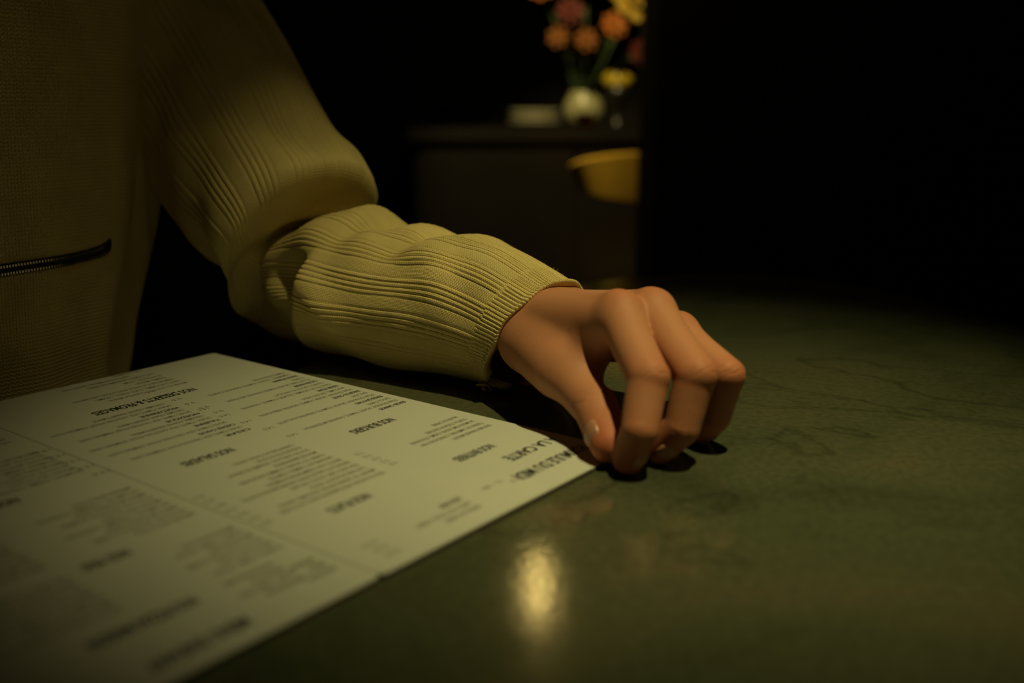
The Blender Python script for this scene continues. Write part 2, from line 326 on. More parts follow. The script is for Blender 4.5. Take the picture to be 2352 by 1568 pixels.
# joints relative to the table top: fingertip, last joint, middle joint, knuckle
FING = {
 'index': [A3(.0537, .4358, .0082), A3(.0581, .4312, .0238), A3(.0629, .4423, .0448), A3(.0539, .4852, .0659)],
 'middle': [A3(.0703, .4504, .0078), A3(.0795, .4448, .0205), A3(.0857, .4483, .0444), A3(.0713, .4933, .0656)],
 'ring': [A3(.0957, .4786, .0072), A3(.0999, .4689, .0180), A3(.1037, .4657, .0397), A3(.0858, .5033, .0525)],
 'little': [A3(.0980, .4970, .0070), A3(.1015, .4900, .0165), A3(.1030, .4960, .0300), A3(.0940, .5320, .0440)]}
FRAD = {'index': (.0076, .0088, .0100, .0112), 'middle': (.0076, .0089, .0101, .0112), 'ring': (.0068, .0080, .0093, .0102), 'little': (.006, .0068, .0080, .0094)}
TH = [A3(.0455, .4470, .0112), A3(.0412, .4700, .0222), A3(.0245, .5030, .0330), A3(.0105, .5480, .0370)]
WR = A3(.0110, .5720, .0480); ELB = A3(-.1600, .7200, .0560)
def dorsal(J):
    a = J[2] - J[3]; a /= np.linalg.norm(a); b = J[2] - J[1]; b /= np.linalg.norm(b); d = a + b; return d / np.linalg.norm(d)
def build_hand():
    s = .00075; lo = A3(-.085, .418, -.001); hi = A3(.128, .640, .092)
    n = np.ceil((hi - lo) / s).astype(int); ax = [np.arange(k, dtype=np.float32) * s + l for k, l in zip(n, lo)]
    G = np.stack(np.meshgrid(*ax, indexing='ij'), -1).astype(np.float32)
    def sub(pts, r):
        p = np.array(pts); a = np.maximum(((p.min(0) - r - lo) / s).astype(int), 0); b = np.minimum(((p.max(0) + r - lo) / s).astype(int) + 2, n)
        return tuple(slice(i, j) for i, j in zip(a, b))
    palm = np.full(G.shape[:3], .05, np.float32)
    def addp(a, b, ra, rb, k, m=.03):
        sl = sub([a, b], max(ra, rb) + m); palm[sl] = smin(palm[sl], sd(G[sl], a, b, ra, rb), k)
    up = A3(0, 0, 1); axis = (WR - ELB) / np.linalg.norm(WR - ELB); side = np.cross(axis, up); side /= np.linalg.norm(side)   # side: towards the thumb / camera
    addp(ELB, WR - axis * .02 + side * .009, .036, .021, .010); addp(ELB, WR - axis * .02 - side * .010, .034, .020, .012)
    addp(WR - axis * .03 + side * .009, WR + side * .010, .021, .0185, .010); addp(WR - axis * .03 - side * .010, WR - side * .011, .020, .018, .010)
    base = {'index': WR + side * .009 + axis * .012, 'middle': WR + side * .002 + axis * .014, 'ring': WR - side * .006 + axis * .012, 'little': WR - side * .014 + axis * .010}
    dn = {'index': .0005, 'middle': .0008, 'ring': .001, 'little': .001}
    for f, J in FING.items():
        K = J[3]; addp(base[f] - up * .000, K - up * .0015, .0175, .0108 if f != 'little' else .0095, .007)
        addp(base[f] - up * .010, K - up * .009 - axis * .006, .0130, .0095, .010)
    # thumb ball, web
    addp(WR + side * .012 + axis * .006, TH[3], .0165, .0150, .008)
    addp(TH[3], TH[2], .0150, .0132, .008); addp(TH[3] + (FING['index'][3] - TH[3]) * .25 - up * .004, TH[2] + (FING['index'][3] - TH[2]) * .22, .012, .0070, .009)
    addp(TH[3] + (FING['index'][3] - TH[3]) * .45 - up * .006, TH[2] + (FING['index'][3] - TH[2]) * .45 + A3(0, .006, 0), .010, .0055, .009)
    # tendons and wrist bone
    for f in ('index', 'middle'):
        J = FING[f]; addp(base[f] + up * .0135 + axis * .012, J[3] + up * .0078 - axis * .004, .0022, .0026, .005, .02)
    addp(WR + side * .0215 + up * .003 - axis * .002, WR + side * .0205 - axis * .006 + up * .001, .0058, .0050, .006, .02)
    out = palm.copy()
    def merge(pts, prims, kin, kpalm, rmax):
        sl = sub(pts, rmax + .022); d = None
        for a, b, ra, rb in prims:
            e = sd(G[sl], a, b, ra, rb); d = e if d is None else (smin(d, e, kin) if np.allclose(a, b) or kin > .0045 else np.minimum(d, e))
        out[sl] = np.minimum(out[sl], smin(palm[sl], d, kpalm))
    for f, J in FING.items():
        r = FRAD[f]; dv = dorsal(J); K = J[3]
        m1 = (J[2] + J[3]) / 2 - dv * .0008; m2 = (J[1] + J[2]) / 2 - dv * .0004
        kd = A3(0, 0, 1) * .6 + dv * .4
        prims = [(K, m1, r[3], (r[3] + r[2]) / 2 * .985), (m1, J[2], (r[3] + r[2]) / 2 * .985, r[2]), (J[2], m2, r[2] * .96, (r[2] + r[1]) / 2 * .98), (m2, J[1], (r[2] + r[1]) / 2 * .98, r[1] * .98), (J[1], J[0], r[1], r[0]),
                 (J[2] + dv * (r[2] * .34), J[2] + dv * (r[2] * .34), r[2] * .66, r[2] * .66), (K + kd * (r[3] * .36), K + kd * (r[3] * .36), r[3] * .72, r[3] * .72)]
        # finger pad
        pad = J[0] * .55 + J[1] * .45; dd = J[0] - J[1]; dd = dd / np.linalg.norm(dd); pn = -(dv - dd * (dv @ dd)); pn /= np.linalg.norm(pn)
        prims.append((pad + pn * r[1] * .12, J[0] + pn * .0006, r[1] * .86, r[0] * .90))
        merge(J, prims, .0030, .0055, .013)
    prims = [(TH[3], TH[2], .0150, .0132), (TH[2], (TH[2] + TH[1]) / 2, .0132, .0112), ((TH[2] + TH[1]) / 2, TH[1], .0112, .0113), (TH[1], TH[0], .0113, .0090),
             ((TH[1] + TH[0]) / 2 + A3(.003, -.001, -.0005), TH[0] + A3(.0012, .0, 0), .0106, .0086)]
    addp(A3(.0430, .4960, .0450), A3(.0350, .4880, .0290), .0090, .0075, .008); addp(A3(.0400, .5120, .0460), A3(.0300, .5100, .0320), .0120, .0100, .010)
    out[:] = np.minimum(out, palm)
    merge(TH, prims, .0030, .0085, .018)
    V, Q = surface_nets(out, lo, s)
    # light smoothing
    e = np.concatenate([Q[:, [0, 1]], Q[:, [1, 2]], Q[:, [2, 3]], Q[:, [3, 0]]]); 
    for lam in (.6,) * 6:
        acc = np.zeros_like(V); cn = np.zeros(len(V))
        np.add.at(acc, e[:, 0], V[e[:, 1]]); np.add.at(acc, e[:, 1], V[e[:, 0]]); np.add.at(cn, e[:, 0], 1); np.add.at(cn, e[:, 1], 1)
        V = V + lam * (acc / np.maximum(cn, 1)[:, None] - V)
    # skin creases over the joints
    fn = np.cross(V[Q[:, 2]] - V[Q[:, 0]], V[Q[:, 3]] - V[Q[:, 1]]); N = np.zeros_like(V)
    for c in range(4): np.add.at(N, Q[:, c], fn)
    N /= np.maximum(np.linalg.norm(N, axis=1), 1e-12)[:, None]; dsp = np.zeros(len(V))
    def creases(J, t, dv, r, offs, amp, wd=.00055):
        nonlocal dsp
        t = t / np.linalg.norm(t); R = V - J; sc = R @ t; lat = np.cross(t, dv); l = R @ lat; rr = np.linalg.norm(R - np.outer(sc, t), axis=1)
        wgt = np.clip((N @ dv - .15) / .5, 0, 1) * (rr < r * 1.7) * np.exp(-(l / (r * .85)) ** 4)
        for i, o in enumerate(offs): dsp -= amp * wgt * np.exp(-((sc - o - .0006 * np.sin(l * 900 + i * 1.7 + J[0] * 900) - (l * l) * 18 * np.sign(o + 1e-6)) / wd) ** 2)
    for f, J in FING.items():
        dv = dorsal(J); creases(J[2], J[1] - J[3], dv, FRAD[f][2], (-.0042, -.0022, -.0004, .0014, .0034), .00030)
        d2 = dv - (J[0] - J[1]) * ((dv @ (J[0] - J[1])) / ((J[0] - J[1]) @ (J[0] - J[1]))); d2 /= np.linalg.norm(d2)
        creases(J[1], J[0] - J[2], d2, FRAD[f][1], (-.0016, .0002, .0018), .00010)
        for jj_, rr_ in ((1, FRAD[f][1]), (2, FRAD[f][2])): creases(J[jj_], J[jj_ - 1] - J[jj_ + 1], -dv, rr_, (0,), .0006, .0009)
    tv = A3(-.80, -.25, .45); tv /= np.linalg.norm(tv)
    creases(TH[1], TH[0] - TH[2], tv, .0106, (-.0034, -.0012, .0008, .0028), .00032); creases(TH[1], TH[0] - TH[2], A3(.3, -.5, .8), .0106, (-.0012, .0012), .0003)
    V = V + N * dsp[:, None]
    V[:, 2] = np.maximum(V[:, 2], .0004)
    return V, Q
person = empty('person', (-.43, .65, 0), 'person in a beige ribbed wool sweater leaning a curled hand on the menu corner', 'person')
PO = np.array([-.43, .65, 0.]); TO = np.array([0, 0, T])
V, Q = build_hand()
body = new_obj('body', V + TO - PO, Q, M['skin'], person)
fl = np.zeros(len(V))
def flush(c, r, amt):
    global fl; fl = np.maximum(fl, amt * np.exp(-(((V - c) ** 2).sum(1)) / r ** 2))
for f, J in FING.items():
    flush(J[0], .016, 1.0); flush(J[1], .010, .55); flush(J[2] + dorsal(J) * .006, .010, .55); flush(J[3] + A3(0, 0, .01), .010, .5)
flush(TH[0], .017, 1.0); flush(TH[1], .010, .4)
ca = body.data.color_attributes.new('flush', 'FLOAT_COLOR', 'POINT'); ca.data.foreach_set('color', np.stack([fl, fl, fl, np.ones_like(fl)], 1).astype(np.float32).ravel())
def nail(tip, prev, dv, rad, wdt, ln):
    d = tip - prev; d /= np.linalg.norm(d); up = dv - d * (dv @ d); up /= np.linalg.norm(up); sd_ = np.cross(d, up); Vn, n = [], 9
    c0 = tip + d * (.0018)
    for layer in (0, 1):
        for i in range(n):
            for j in range(n):
                u = i / (n - 1); ang = (j / (n - 1) - .5) * 2; edge = max(.22, math.sqrt(max(0, 1 - (abs(u - .5) * 2) ** 3.2)))
                a = ang * wdt / rad * edge * .5 * 2; r = rad * (1 + .02) - layer * .0007 - .0006 * (u - .4) ** 2 * 10
                Vn.append(c0 - d * (ln * (1 - u)) + (up * math.cos(a) + sd_ * math.sin(a)) * r - up * (.0010 * max(0, u - .6)))
    Fn = [(i * n + j, i * n + j + 1, (i + 1) * n + j + 1, (i + 1) * n + j) for i in range(n - 1) for j in range(n - 1)]
    m = n * n; Fn += [tuple(reversed([k + m for k in q])) for q in Fn]
    rim = [j for j in range(n)] + [i * n + n - 1 for i in range(1, n)] + [(n - 1) * n + j for j in range(n - 2, -1, -1)] + [i * n for i in range(n - 2, 0, -1)]
    Fn += [(rim[(k + 1) % len(rim)], rim[k], rim[k] + m, rim[(k + 1) % len(rim)] + m) for k in range(len(rim))]
    return new_obj('fingernail', [v + TO - PO for v in Vn], Fn, M['nail'], body)
for f, J in FING.items():
    dv = dorsal(J); nail(J[0], J[1], dv, FRAD[f][0] + .0008, .0056, .0115)
nail(TH[0], TH[1], A3(-.90, -.28, .30), .0101, .0066, .0135)

# ------------------------------------------------------------------ sweater: trunk
XT = np.array([.6084, .7936, 0]); FT = np.array([.7936, -.6084, 0]); CA = np.array([-.2051, .6654, 0])
TB_, TS_ = .168, -.138
C0 = CA - FT * TB_ + XT * TS_
SEC = np.array([[-.270, .175, .150], [-.20, .160, .150], [-.10, .122, .135], [0, .141, .130], [.10, .179, .130], [.20, .199, .128], [.27, .205, .120], [.32, .190, .105], [.36, .140, .088], [.385, .085, .075], [.41, .072, .068]])
def torso(th, z):
    """th: 0 = the person's left flank, pi/2 = chest; z above the table top"""
    u = np.interp(z, SEC[:, 0], np.arange(len(SEC))); s = cr(SEC, u); wv, dp = s[:, 1], s[:, 2]
    c, sn = np.cos(th), np.sin(th); e = 2 / 2.5
    x = np.sign(c) * np.abs(c) ** e; y = np.sign(sn) * np.abs(sn) ** e
    low = np.clip((.30 - z) / .2, 0, 1)
    f = np.zeros_like(th)
    for t0, wd, am, sl in ((.62, .06, .0075, .35), (.80, .07, -.0045, .3), (.36, .05, .004, .2), (1.02, .09, .0035, .25), (1.35, .10, .004, -.3), (1.75, .10, -.003, .3), (2.2, .12, .005, .2), (2.8, .14, .006, 0)):
        f += am * np.exp(-((th - t0 - sl * (z - .1)) / wd) ** 2) * low
    f += .0025 * np.sin(z * 55 + 3 * np.cos(th * 2)) * np.clip((.02 - z) / .1, 0, 1)
    wv = wv + f; dp = dp + f
    return C0 + np.outer(wv * x, XT) + np.outer(dp * y, FT) + np.outer(z, [0, 0, 1.])
nz, nt = 240, 420
zz = np.linspace(-.27, .41, nz); tt = np.linspace(0, 2 * np.pi, nt, endpoint=False)
TT, ZZ = np.meshgrid(tt, zz); P = torso(TT.ravel(), ZZ.ravel())
Fq = grid_faces(nz, nt)
sweater = new_obj('sweater', P + TO - PO, Fq, M['knit_body'], person)
set_uv(sweater, np.stack([ZZ.ravel(), TT.ravel() * .165], 1)); sweater['label'] = 'beige knitted sweater body with a zipped pocket'
# neck inside the collar
# ------------------------------------------------------------------ sweater: left sleeve
S_ = np.array([.677, .735, 0]); UU = np.array([.4645, -.428, .7755])
RINGS = [  # centre, half axis up, half axis away from the camera
 ((-.320, .864, .315), UU * .068, S_ * .066),
 (np.array((-.270, .815, .245)) - UU * .010, UU * .074, S_ * .066),
 (np.array((-.218, .763, .184)) - UU * .020, UU * .080, S_ * .065),
 (np.array((-.174, .716, .127)) - UU * .016, UU * .069, S_ * .061),
 (np.array((-.147, .689, .087)) - UU * .006, UU * .050, S_ * .057),
 ((-.160, .711, .047), np.array([.30, -.25, .90]) * .042, S_ * .045),
 ((-.116, .672, .050), np.array([.10, -.10, 1.0]) * .046, S_ * .052),
 ((-.068, .634, .0455), np.array([.02, -.02, 1.0]) * .0440, S_ * .047),
 ((-.022, .603, .044), np.array([.15, -.17, .97]) * .045, S_ * .041),
 ((.0145, .573, .0350), np.array([.013, -.016, .0340]), S_ * .0375)]
RK = np.array([np.concatenate(r) for r in RINGS])
nu, nv, NP = 430, 1144, 13
uo = np.linspace(0, 9, nu); ui = np.linspace(9, 8.0, 28)
UUp = np.concatenate([uo, ui]); inner = np.concatenate([np.zeros(nu), np.ones(28)])
ph = np.linspace(0, 2 * np.pi, nv, endpoint=False)
R = cr(RK, UUp); C, Uv, Sv = R[:, :3], R[:, 3:6], R[:, 6:9]
arc = np.concatenate([[0], np.cumsum(np.linalg.norm(np.diff(C, axis=0), axis=1))])
ug, pg = np.meshgrid(UUp, ph, indexing='ij'); ing = inner[:, None] * np.ones((1, nv))
dirv = Uv[:, None] * np.cos(pg)[..., None] + Sv[:, None] * np.sin(pg)[..., None]
rad = np.linalg.norm(dirv, axis=-1, keepdims=True); nd = dirv / rad
phs = (pg + np.pi) % (2 * np.pi) - np.pi          # -pi..pi, 0 = top, + away from the camera
disp = np.zeros_like(ug)
def fold(u0, wd, am, p0, pw, slope=0.0):
    global disp; disp += am * np.exp(-((ug - u0 - slope * (phs - p0)) / wd) ** 2) * np.exp(-((phs - p0) / pw) ** 2)
# bunched cloth in the crook and creases along the forearm
fold(3.90, .28, .010, .5, 1.2); fold(4.50, .16, -.010, .1, 1.5); fold(5.35, .16, .006, .6, .5, .15); fold(5.75, .14, -.006, .5, .8, .2)
fold(6.25, .30, .007, .35, .9, .1); fold(6.72, .15, -.007, .3, .9, .25); fold(7.1, .22, .004, .3, .8, .2); fold(7.5, .13, -.006, .2, .8, .3); fold(7.85, .2, .003, .3, .8, .3)
fold(6.0, .30, -.006, -1.45, .6, -.3); fold(6.55, .25, .006, -1.5, .5, -.5); fold(5.6, .3, .008, -1.6, .5, -.3)
fold(7.2, .22, -.0025, -1.3, .5, .6); fold(7.8, .3, .002, -1.7, .5, .5)
fold(3.2, .35, -.006, -.2, .7, .3); fold(2.2, .5, -.004, -.7, .5, .6); fold(1.4, .5, .004, -.9, .5, .7); fold(2.9, .3, .004, -1.0, .5, .8); fold(3.5, .25, .006, .7, .6, .2)
disp += .0012 * np.sin(ug * 5.1 + 3 * np.sin(phs * 2 + ug)) * np.clip(9 - ug, 0, 1)
# the cloth behind the elbow is tucked in under a slanting fold
stp = 1 / (1 + np.exp(-np.clip((6.12 - ug + .22 * (phs + 1.6)) / .05, -40, 40))); disp -= .017 * stp * np.exp(-((phs + 1.75) / .8) ** 4) * np.clip((ug - 4.9) / .3, 0, 1)
disp += .004 * np.exp(-((ug - 6.28 - .22 * (phs + 1.6)) / .12) ** 2) * np.exp(-((phs + 1.6) / .6) ** 2)
# ribs
x = (pg / (2 * np.pi) * NP + .15) % 1
rib = np.where(x > .42, .0010 * np.abs(np.sin(np.pi * 4 * (x - .42) / .58)) ** .8, .0007 - .0004 * np.exp(-(np.minimum(x, .42 - x) / .05) ** 2))
crib = .0009 * np.abs(np.sin(pg * NP * 4)) ** .8
k = np.clip((ug - 8.60) / .04, 0, 1); ribs = rib * (1 - k) + (crib + .0002) * k
lip = .0016 * np.exp(-((ug - 8.97) / .05) ** 2)
disp = disp * (1 - np.clip((ug - 8.3) / .5, 0, 1) * .9)
off = np.where(ing > .5, -.0028 + 0 * ribs, disp + ribs + lip)
P = C[:, None] + dirv + nd * off[..., None]
# worn notch in the rim of the cuff
axis_t = np.array([.735, -.677, 0]); notch = np.exp(-((phs + 2.45) / .10) ** 2) * np.clip((ug - 8.6) / .4, 0, 1); P -= axis_t * (.010 * notch)[..., None]
P += axis_t * (.0010 * np.sin(pg * 7) * np.clip((ug - 8.5) / .5, 0, 1))[..., None]
P += axis_t * (.009 * np.exp(-((phs + 2.75) / .16) ** 2) * np.clip((ug - 8.3) / .7, 0, 1))[..., None]
P[..., 2] = np.where(P[..., 2] < .004, .0004 + (.0036) * np.exp((P[..., 2] - .004) / .004), P[..., 2])
sleeve = new_obj('sleeve', P.reshape(-1, 3) + TO - PO, grid_faces(len(UUp), nv), M['knit'], sweater)
set_uv(sleeve, np.stack([np.repeat(arc, nv), np.tile(ph * .042, len(UUp))], 1))
# loose wool fibres standing off the sleeve and threads at the worn cuff
def strands(pts, dirs, r):
    k = np.cross(dirs, rng.normal(size=dirs.shape)); k /= np.linalg.norm(k, axis=1)[:, None]; m = np.cross(dirs, k); m /= np.linalg.norm(m, axis=1)[:, None]
    bend = k * np.linalg.norm(dirs, axis=1)[:, None] * rng.uniform(-.5, .5, (len(pts), 1)); rows = []
    for t, rr in ((0, r), (.5, r * .8), (1, r * .3)):
        c = pts + dirs * t + bend * t * t
        rows += [c + k * rr, c + (m * .87 - k * .5) * rr, c - (m * .87 + k * .5) * rr]
    Vs = np.stack(rows, 1); b = np.arange(len(pts))[:, None, None] * 9
    q = np.array([[j * 3 + i, j * 3 + (i + 1) % 3, (j + 1) * 3 + (i + 1) % 3, (j + 1) * 3 + i] for j in range(2) for i in range(3)])
    return Vs.reshape(-1, 3), (b + q[None]).reshape(-1, 4)
ii = rng.integers(200, nu - 4, 3800); jj = rng.integers(0, nv, 3800)
pp = P[ii, jj]; nn = nd[ii, jj]; keep = pp[:, 2] > .012; pp, nn = pp[keep], nn[keep]
dd = (nn + rng.normal(size=nn.shape) * .55); dd /= np.linalg.norm(dd, axis=1)[:, None]; dd *= rng.uniform(.0008, .0028, (len(dd), 1))
Vf, Ff = strands(pp - nn * .0003, dd, .00004)
fz_ = new_obj('wool_fuzz', Vf + TO - PO, Ff, M['fibre'], sleeve); fz_['kind'] = 'stuff'
bm = bmesh.new(); c0 = P[nu - 4, np.argmin(np.abs(phs[0] + 2.45))] + TO - PO
for q in range(4):
    o_ = rng.normal(size=3) * .0015; pts = [c0 + o_]
    for t in range(5): pts.append(pts[-1] + axis_t * .0010 + rng.normal(size=3) * .0011)
    tube(bm, [tuple(v) for v in pts], .00045, 6)
th_ = from_bm('loose_thread', bm, M['fibre'], sleeve, True)
# ------------------------------------------------------------------ zipped pocket
zt = np.linspace(0, 1, 120)
ZK = np.array([[1.95, .069], [1.80, .069], [1.638, .0694], [1.513, .0706], [1.358, .0719], [1.227, .0722], [1.132, .0733], [1.087, .0756], [1.070, .0810]])
zp = cr(ZK, zt * (len(ZK) - 1)); zP = torso(zp[:, 0], zp[:, 1])
ztan = np.gradient(zP, axis=0); ztan /= np.linalg.norm(ztan, axis=1)[:, None]
e1 = torso(zp[:, 0] + .01, zp[:, 1]) - torso(zp[:, 0] - .01, zp[:, 1]); e2 = torso(zp[:, 0], zp[:, 1] + .002) - torso(zp[:, 0], zp[:, 1] - .002)
znr = np.cross(e2, e1); znr /= np.linalg.norm(znr, axis=1)[:, None]; zup = np.cross(znr, ztan); zup /= np.linalg.norm(zup, axis=1)[:, None]; zup *= np.sign(zup[:, 2:3])
wz = (.0036 * np.clip((1 - zt) * 9, .12, 1))[:, None]
prof = [(-1, .0004), (-1, .0013), (0, .0016), (1, .0013), (1, .0004)]
Vz = np.concatenate([zP + zup * wz * a + znr * b for a, b in prof]); nzp = len(zP)
Fz = [(j * nzp + i, j * nzp + i + 1, (j + 1) * nzp + i + 1, (j + 1) * nzp + i) for j in range(4) for i in range(nzp - 1)]
zipper = new_obj('zipper', Vz + TO - PO, Fz, M['zip_tape'], sweater); zipper['label'] = 'black pocket zip with silver teeth'
bmz = bmesh.new(); seg = np.concatenate([[0], np.cumsum(np.linalg.norm(np.diff(zP, axis=0), axis=1))]); nt_ = int(seg[-1] / .00185)
for i in range(nt_):
    q = i / nt_ * seg[-1] * .955; g = lambda A: np.array([np.interp(q, seg, A[:, c]) for c in range(3)])
    ww = np.interp(q, seg, wz[:, 0])
    for sgn in (-1, 1):
        c = g(zP) + g(zup) * sgn * ww * .62 + g(znr) * .0019 + TO - PO
        Mx = Matrix((Vector(g(ztan)), Vector(g(zup)), Vector(g(znr)))).transposed().to_4x4(); Mx.translation = Vector(c)
        bmesh.ops.create_cube(bmz, size=1, matrix=Mx @ Matrix.Diagonal((.0009, .0015 * min(1, ww / .003), .0010, 1)))
teeth = from_bm('zipper_teeth', bmz, M['zip_metal'], sweater); teeth['kind'] = 'stuff'
# ------------------------------------------------------------------ trousers and the bench
legs_v, legs_f = [], []
for sg in (-1, 1):
    sx = sg * (.10 if sg > 0 else .12); L3 = lambda fwd, z: C0 - PO + XT * sx + FT * fwd + np.array([0, 0, z])
    path = cr(np.array([np.append(L3(*q[:2]), q[2]) for q in ((-.04, .524, .085), (.06, .524, .084), (.16, .520, .078), (.25, .520, .070), (.315, .490, .064), (.325, .430, .060), (.300, .350, .058), (.265, .250, .056), (.235, .150, .052), (.220, .075, .050))]), np.linspace(0, 9, 46))
    tg = np.gradient(path[:, :3], axis=0); tg /= np.linalg.norm(tg, axis=1)[:, None]; b_ = np.cross(tg, XT); b_ /= np.linalg.norm(b_, axis=1)[:, None]
    a_ = np.linspace(0, 2 * np.pi, 24, endpoint=False); o_ = sum(len(v) for v in legs_v)
    legs_v.append((path[:, None, :3] + path[:, None, 3:] * (np.cos(a_)[None, :, None] * XT + np.sin(a_)[None, :, None] * b_[:, None])).reshape(-1, 3))
    legs_f += [tuple(int(k) + o_ for k in q) for q in grid_faces(46, 24)] + [tuple(range(o_, o_ + 24)), tuple(range(o_ + 45 * 24 + 23, o_ + 45 * 24 - 1, -1))]
new_obj('trousers', list(np.concatenate(legs_v)), legs_f, M['denim'], person)
for sg in (-1, 1):
    kn = C0 + XT * sg * (.10 if sg > 0 else .12) + FT * .22; bm = bmesh.new()
    tube(bm, [tuple(kn - FT * q - PO + [0, 0, z]) for q, z in ((.070, .038), (.055, .042), (.0, .047), (-.06, .040), (-.11, .033), (-.15, .026), (-.165, .022))], [.020, .036, .045, .038, .031, .023, .010], 16)
    from_bm('shoe', bm, M['leather'], person, True)
Mb = Matrix.Translation((*C0[:2], 0)) @ Matrix(((FT[0], XT[0], 0, 0), (FT[1], XT[1], 0, 0), (0, 0, 1, 0), (0, 0, 0, 1)))
bench = empty('bench', (0, 0, 0), 'black leather bench behind the seated person', 'bench'); bench.matrix_world = Mb
from_bm('seat', box(bmesh.new(), (-.30, -.55, .36), (.17, .45, .44), .015), M['leather'], bench)
from_bm('backrest', box(bmesh.new(), (-.36, -.55, .36), (-.22, .45, .85), .02), M['leather'], bench)
from_bm('plinth', box(bmesh.new(), (-.30, -.53, 0), (.12, .43, .36)), M['dark_wood'], bench)

# ------------------------------------------------------------------ pendant lamps
def pendant(loc, label, bulb_r, shade):
    p = empty('pendant_lamp', loc, label, 'lamp', None)
    lathe('lamp_shade', shade, M['black'], p); top = shade[-1][1]
    bm = bmesh.new(); tube(bm, [(0, 0, top), (0, 0, H - loc[2])], .003); from_bm('cord', bm, M['black'], p)
    lathe('ceiling_rose', [(.045, H - loc[2] - .022), (.045, H - loc[2] - .0005)], M['black'], p)
    if bulb_r:
        bm = bmesh.new(); bmesh.ops.create_uvsphere(bm, u_segments=20, v_segments=12, radius=bulb_r); from_bm('bulb', bm, M['bulb'], p, True)
    return p
pendant((LAMP[0], LAMP[1], LAMP[2]), 'black narrow pendant spotlight hanging over the oval table', 0, [(.040, .002), (.040, .11), (.030, .125), (.004, .13), (.003, .135)])
pendant((.046, 1.61, T + .655), 'black pendant lamp with a bare warm bulb beyond the oval table', .017, [(.014, .024), (.018, .03), (.018, .075), (.006, .085), (.003, .09)])
for loc_, lab_ in ((BARLAMP, 'black ceiling spotlight aimed at the dark sideboard'), (FILL_LAMP, 'added black fill spotlight, out of view, aimed at the seated person')):
    br = empty('bar_and_fill_spotlight', loc_, lab_, 'lamp')  # the fixture aimed at the person is made up to carry the fill
    lathe('lamp_body', [(.045, .006), (.045, .12), (.02, .14)], M['black'], br); lathe('stem', [(.008, .14), (.008, H - loc_[2] - .0005)], M['black'], br, 12)

# ------------------------------------------------------------------ background: sideboard, chair, crockery, flowers
sb_z = .872; SB = empty('sideboard', (.35, 2.72, 0), 'dark wooden sideboard against the back wall', 'sideboard'); SB.rotation_euler.z = math.radians(3)
from_bm('top', box(bmesh.new(), (-.62, -.22, sb_z - .035), (.62, .22, sb_z), .004), M['dark_wood'], SB); from_bm('body', box(bmesh.new(), (-.60, -.19, .05), (.60, .21, sb_z - .035)), M['dark_wood'], SB)
for i in range(3):
    d = from_bm('door', box(bmesh.new(), (-.59 + i * .395, -.205, .07), (-.205 + i * .395, -.19, sb_z - .05), .003), M['dark_wood'], SB)
    from_bm('handle', box(bmesh.new(), (-.26 + i * .395, -.222, .45), (-.248 + i * .395, -.205, .58), .002), M['iron'], d)
for sx in (-.55, .55):
    for sy in (-.15, .17): from_bm('leg', box(bmesh.new(), (sx - .02, sy - .02, 0), (sx + .02, sy + .02, .05)), M['dark_wood'], SB)
# mustard tub chair
ch = empty('tub_chair', (.322, 2.17, 0), 'mustard yellow upholstered tub chair in front of the dark sideboard', 'chair')
Vc, nA, nZ = [], 40, 14
def shell(inner_):
    for j in range(nZ + 1):
        zf = j / nZ
        for i in range(nA + 1):
            a = math.radians(-190 + 200 * i / nA); r = .178 + .020 * zf - (.035 if inner_ else 0)
            top = .838 - .02 * abs(math.sin((a + math.pi / 2) / 2)) ** 2 * 4; bot = .728 + .035 * min(1, abs(a + math.pi / 2) / 1.7) ** 2.2; z = bot + (top - bot) * zf
            Vc.append((r * 1.0 * math.cos(a), r * math.sin(a), z - (.0 if not inner_ else .004)))
shell(False); shell(True); W_ = nA + 1; off_ = (nZ + 1) * W_; Fc = []
for j in range(nZ):
    for i in range(nA):
        q = (j * W_ + i, j * W_ + i + 1, (j + 1) * W_ + i + 1, (j + 1) * W_ + i); Fc += [q, tuple(reversed([k + off_ for k in q]))]
rim = [j * W_ for j in range(nZ + 1)] + [nZ * W_ + i for i in range(1, nA + 1)] + [j * W_ + nA for j in range(nZ - 1, -1, -1)] + [i for i in range(nA - 1, 0, -1)]
Fc += [(rim[k], rim[(k + 1) % len(rim)], rim[(k + 1) % len(rim)] + off_, rim[k] + off_) for k in range(len(rim))]
new_obj('backrest', Vc, Fc, M['mustard'], ch)
lathe('seat', [(.12, .405), (.165, .41), (.172, .44), (.165, .468), (.12, .475)], M['mustard'], ch)
for sx, sy in ((-1, -1), (1, -1), (-1, 1), (1, 1)):
    bm = bmesh.new(); tube(bm, [(sx * .10, sy * .10, .406), (sx * .15, sy * .15, 0)], [.014, .009], 10); from_bm('leg', bm, M['dark_wood'], ch, True)
def on_sb(x, y): return (x, y, sb_z)
pls = [(.135, 'bottom'), (.133, 'middle'), (.131, 'top')]
for i, (r, w_) in enumerate(pls):
    r *= .495
    o = lathe('plate', [(r * .55, 0), (r * .6, .002), (r, .012), (r * 1.005, .0135), (r * .98, .014), (r * .6, .006), (.002, .0055)], M['china'], None, 40, (.058, 2.60, sb_z + .0005 + i * .0145))
    tag(o, 'white china plate beside the flower pot, %s of a stack of three' % w_, 'plate', 'plates stacked on the sideboard')
VX, VY = .182, 2.60
vase = empty('flower_pot', on_sb(VX, VY), 'round pale cream flower pot on the dark sideboard', 'flower pot')
lathe('pot_body', [(.026, .0005), (.040, .006), (.050, .030), (.051, .045), (.044, .070), (.036, .080), (.037, .088), (.034, .088), (.033, .080), (.041, .068), (.047, .045), (.040, .012), (.001, .010)], M['pot'], vase)
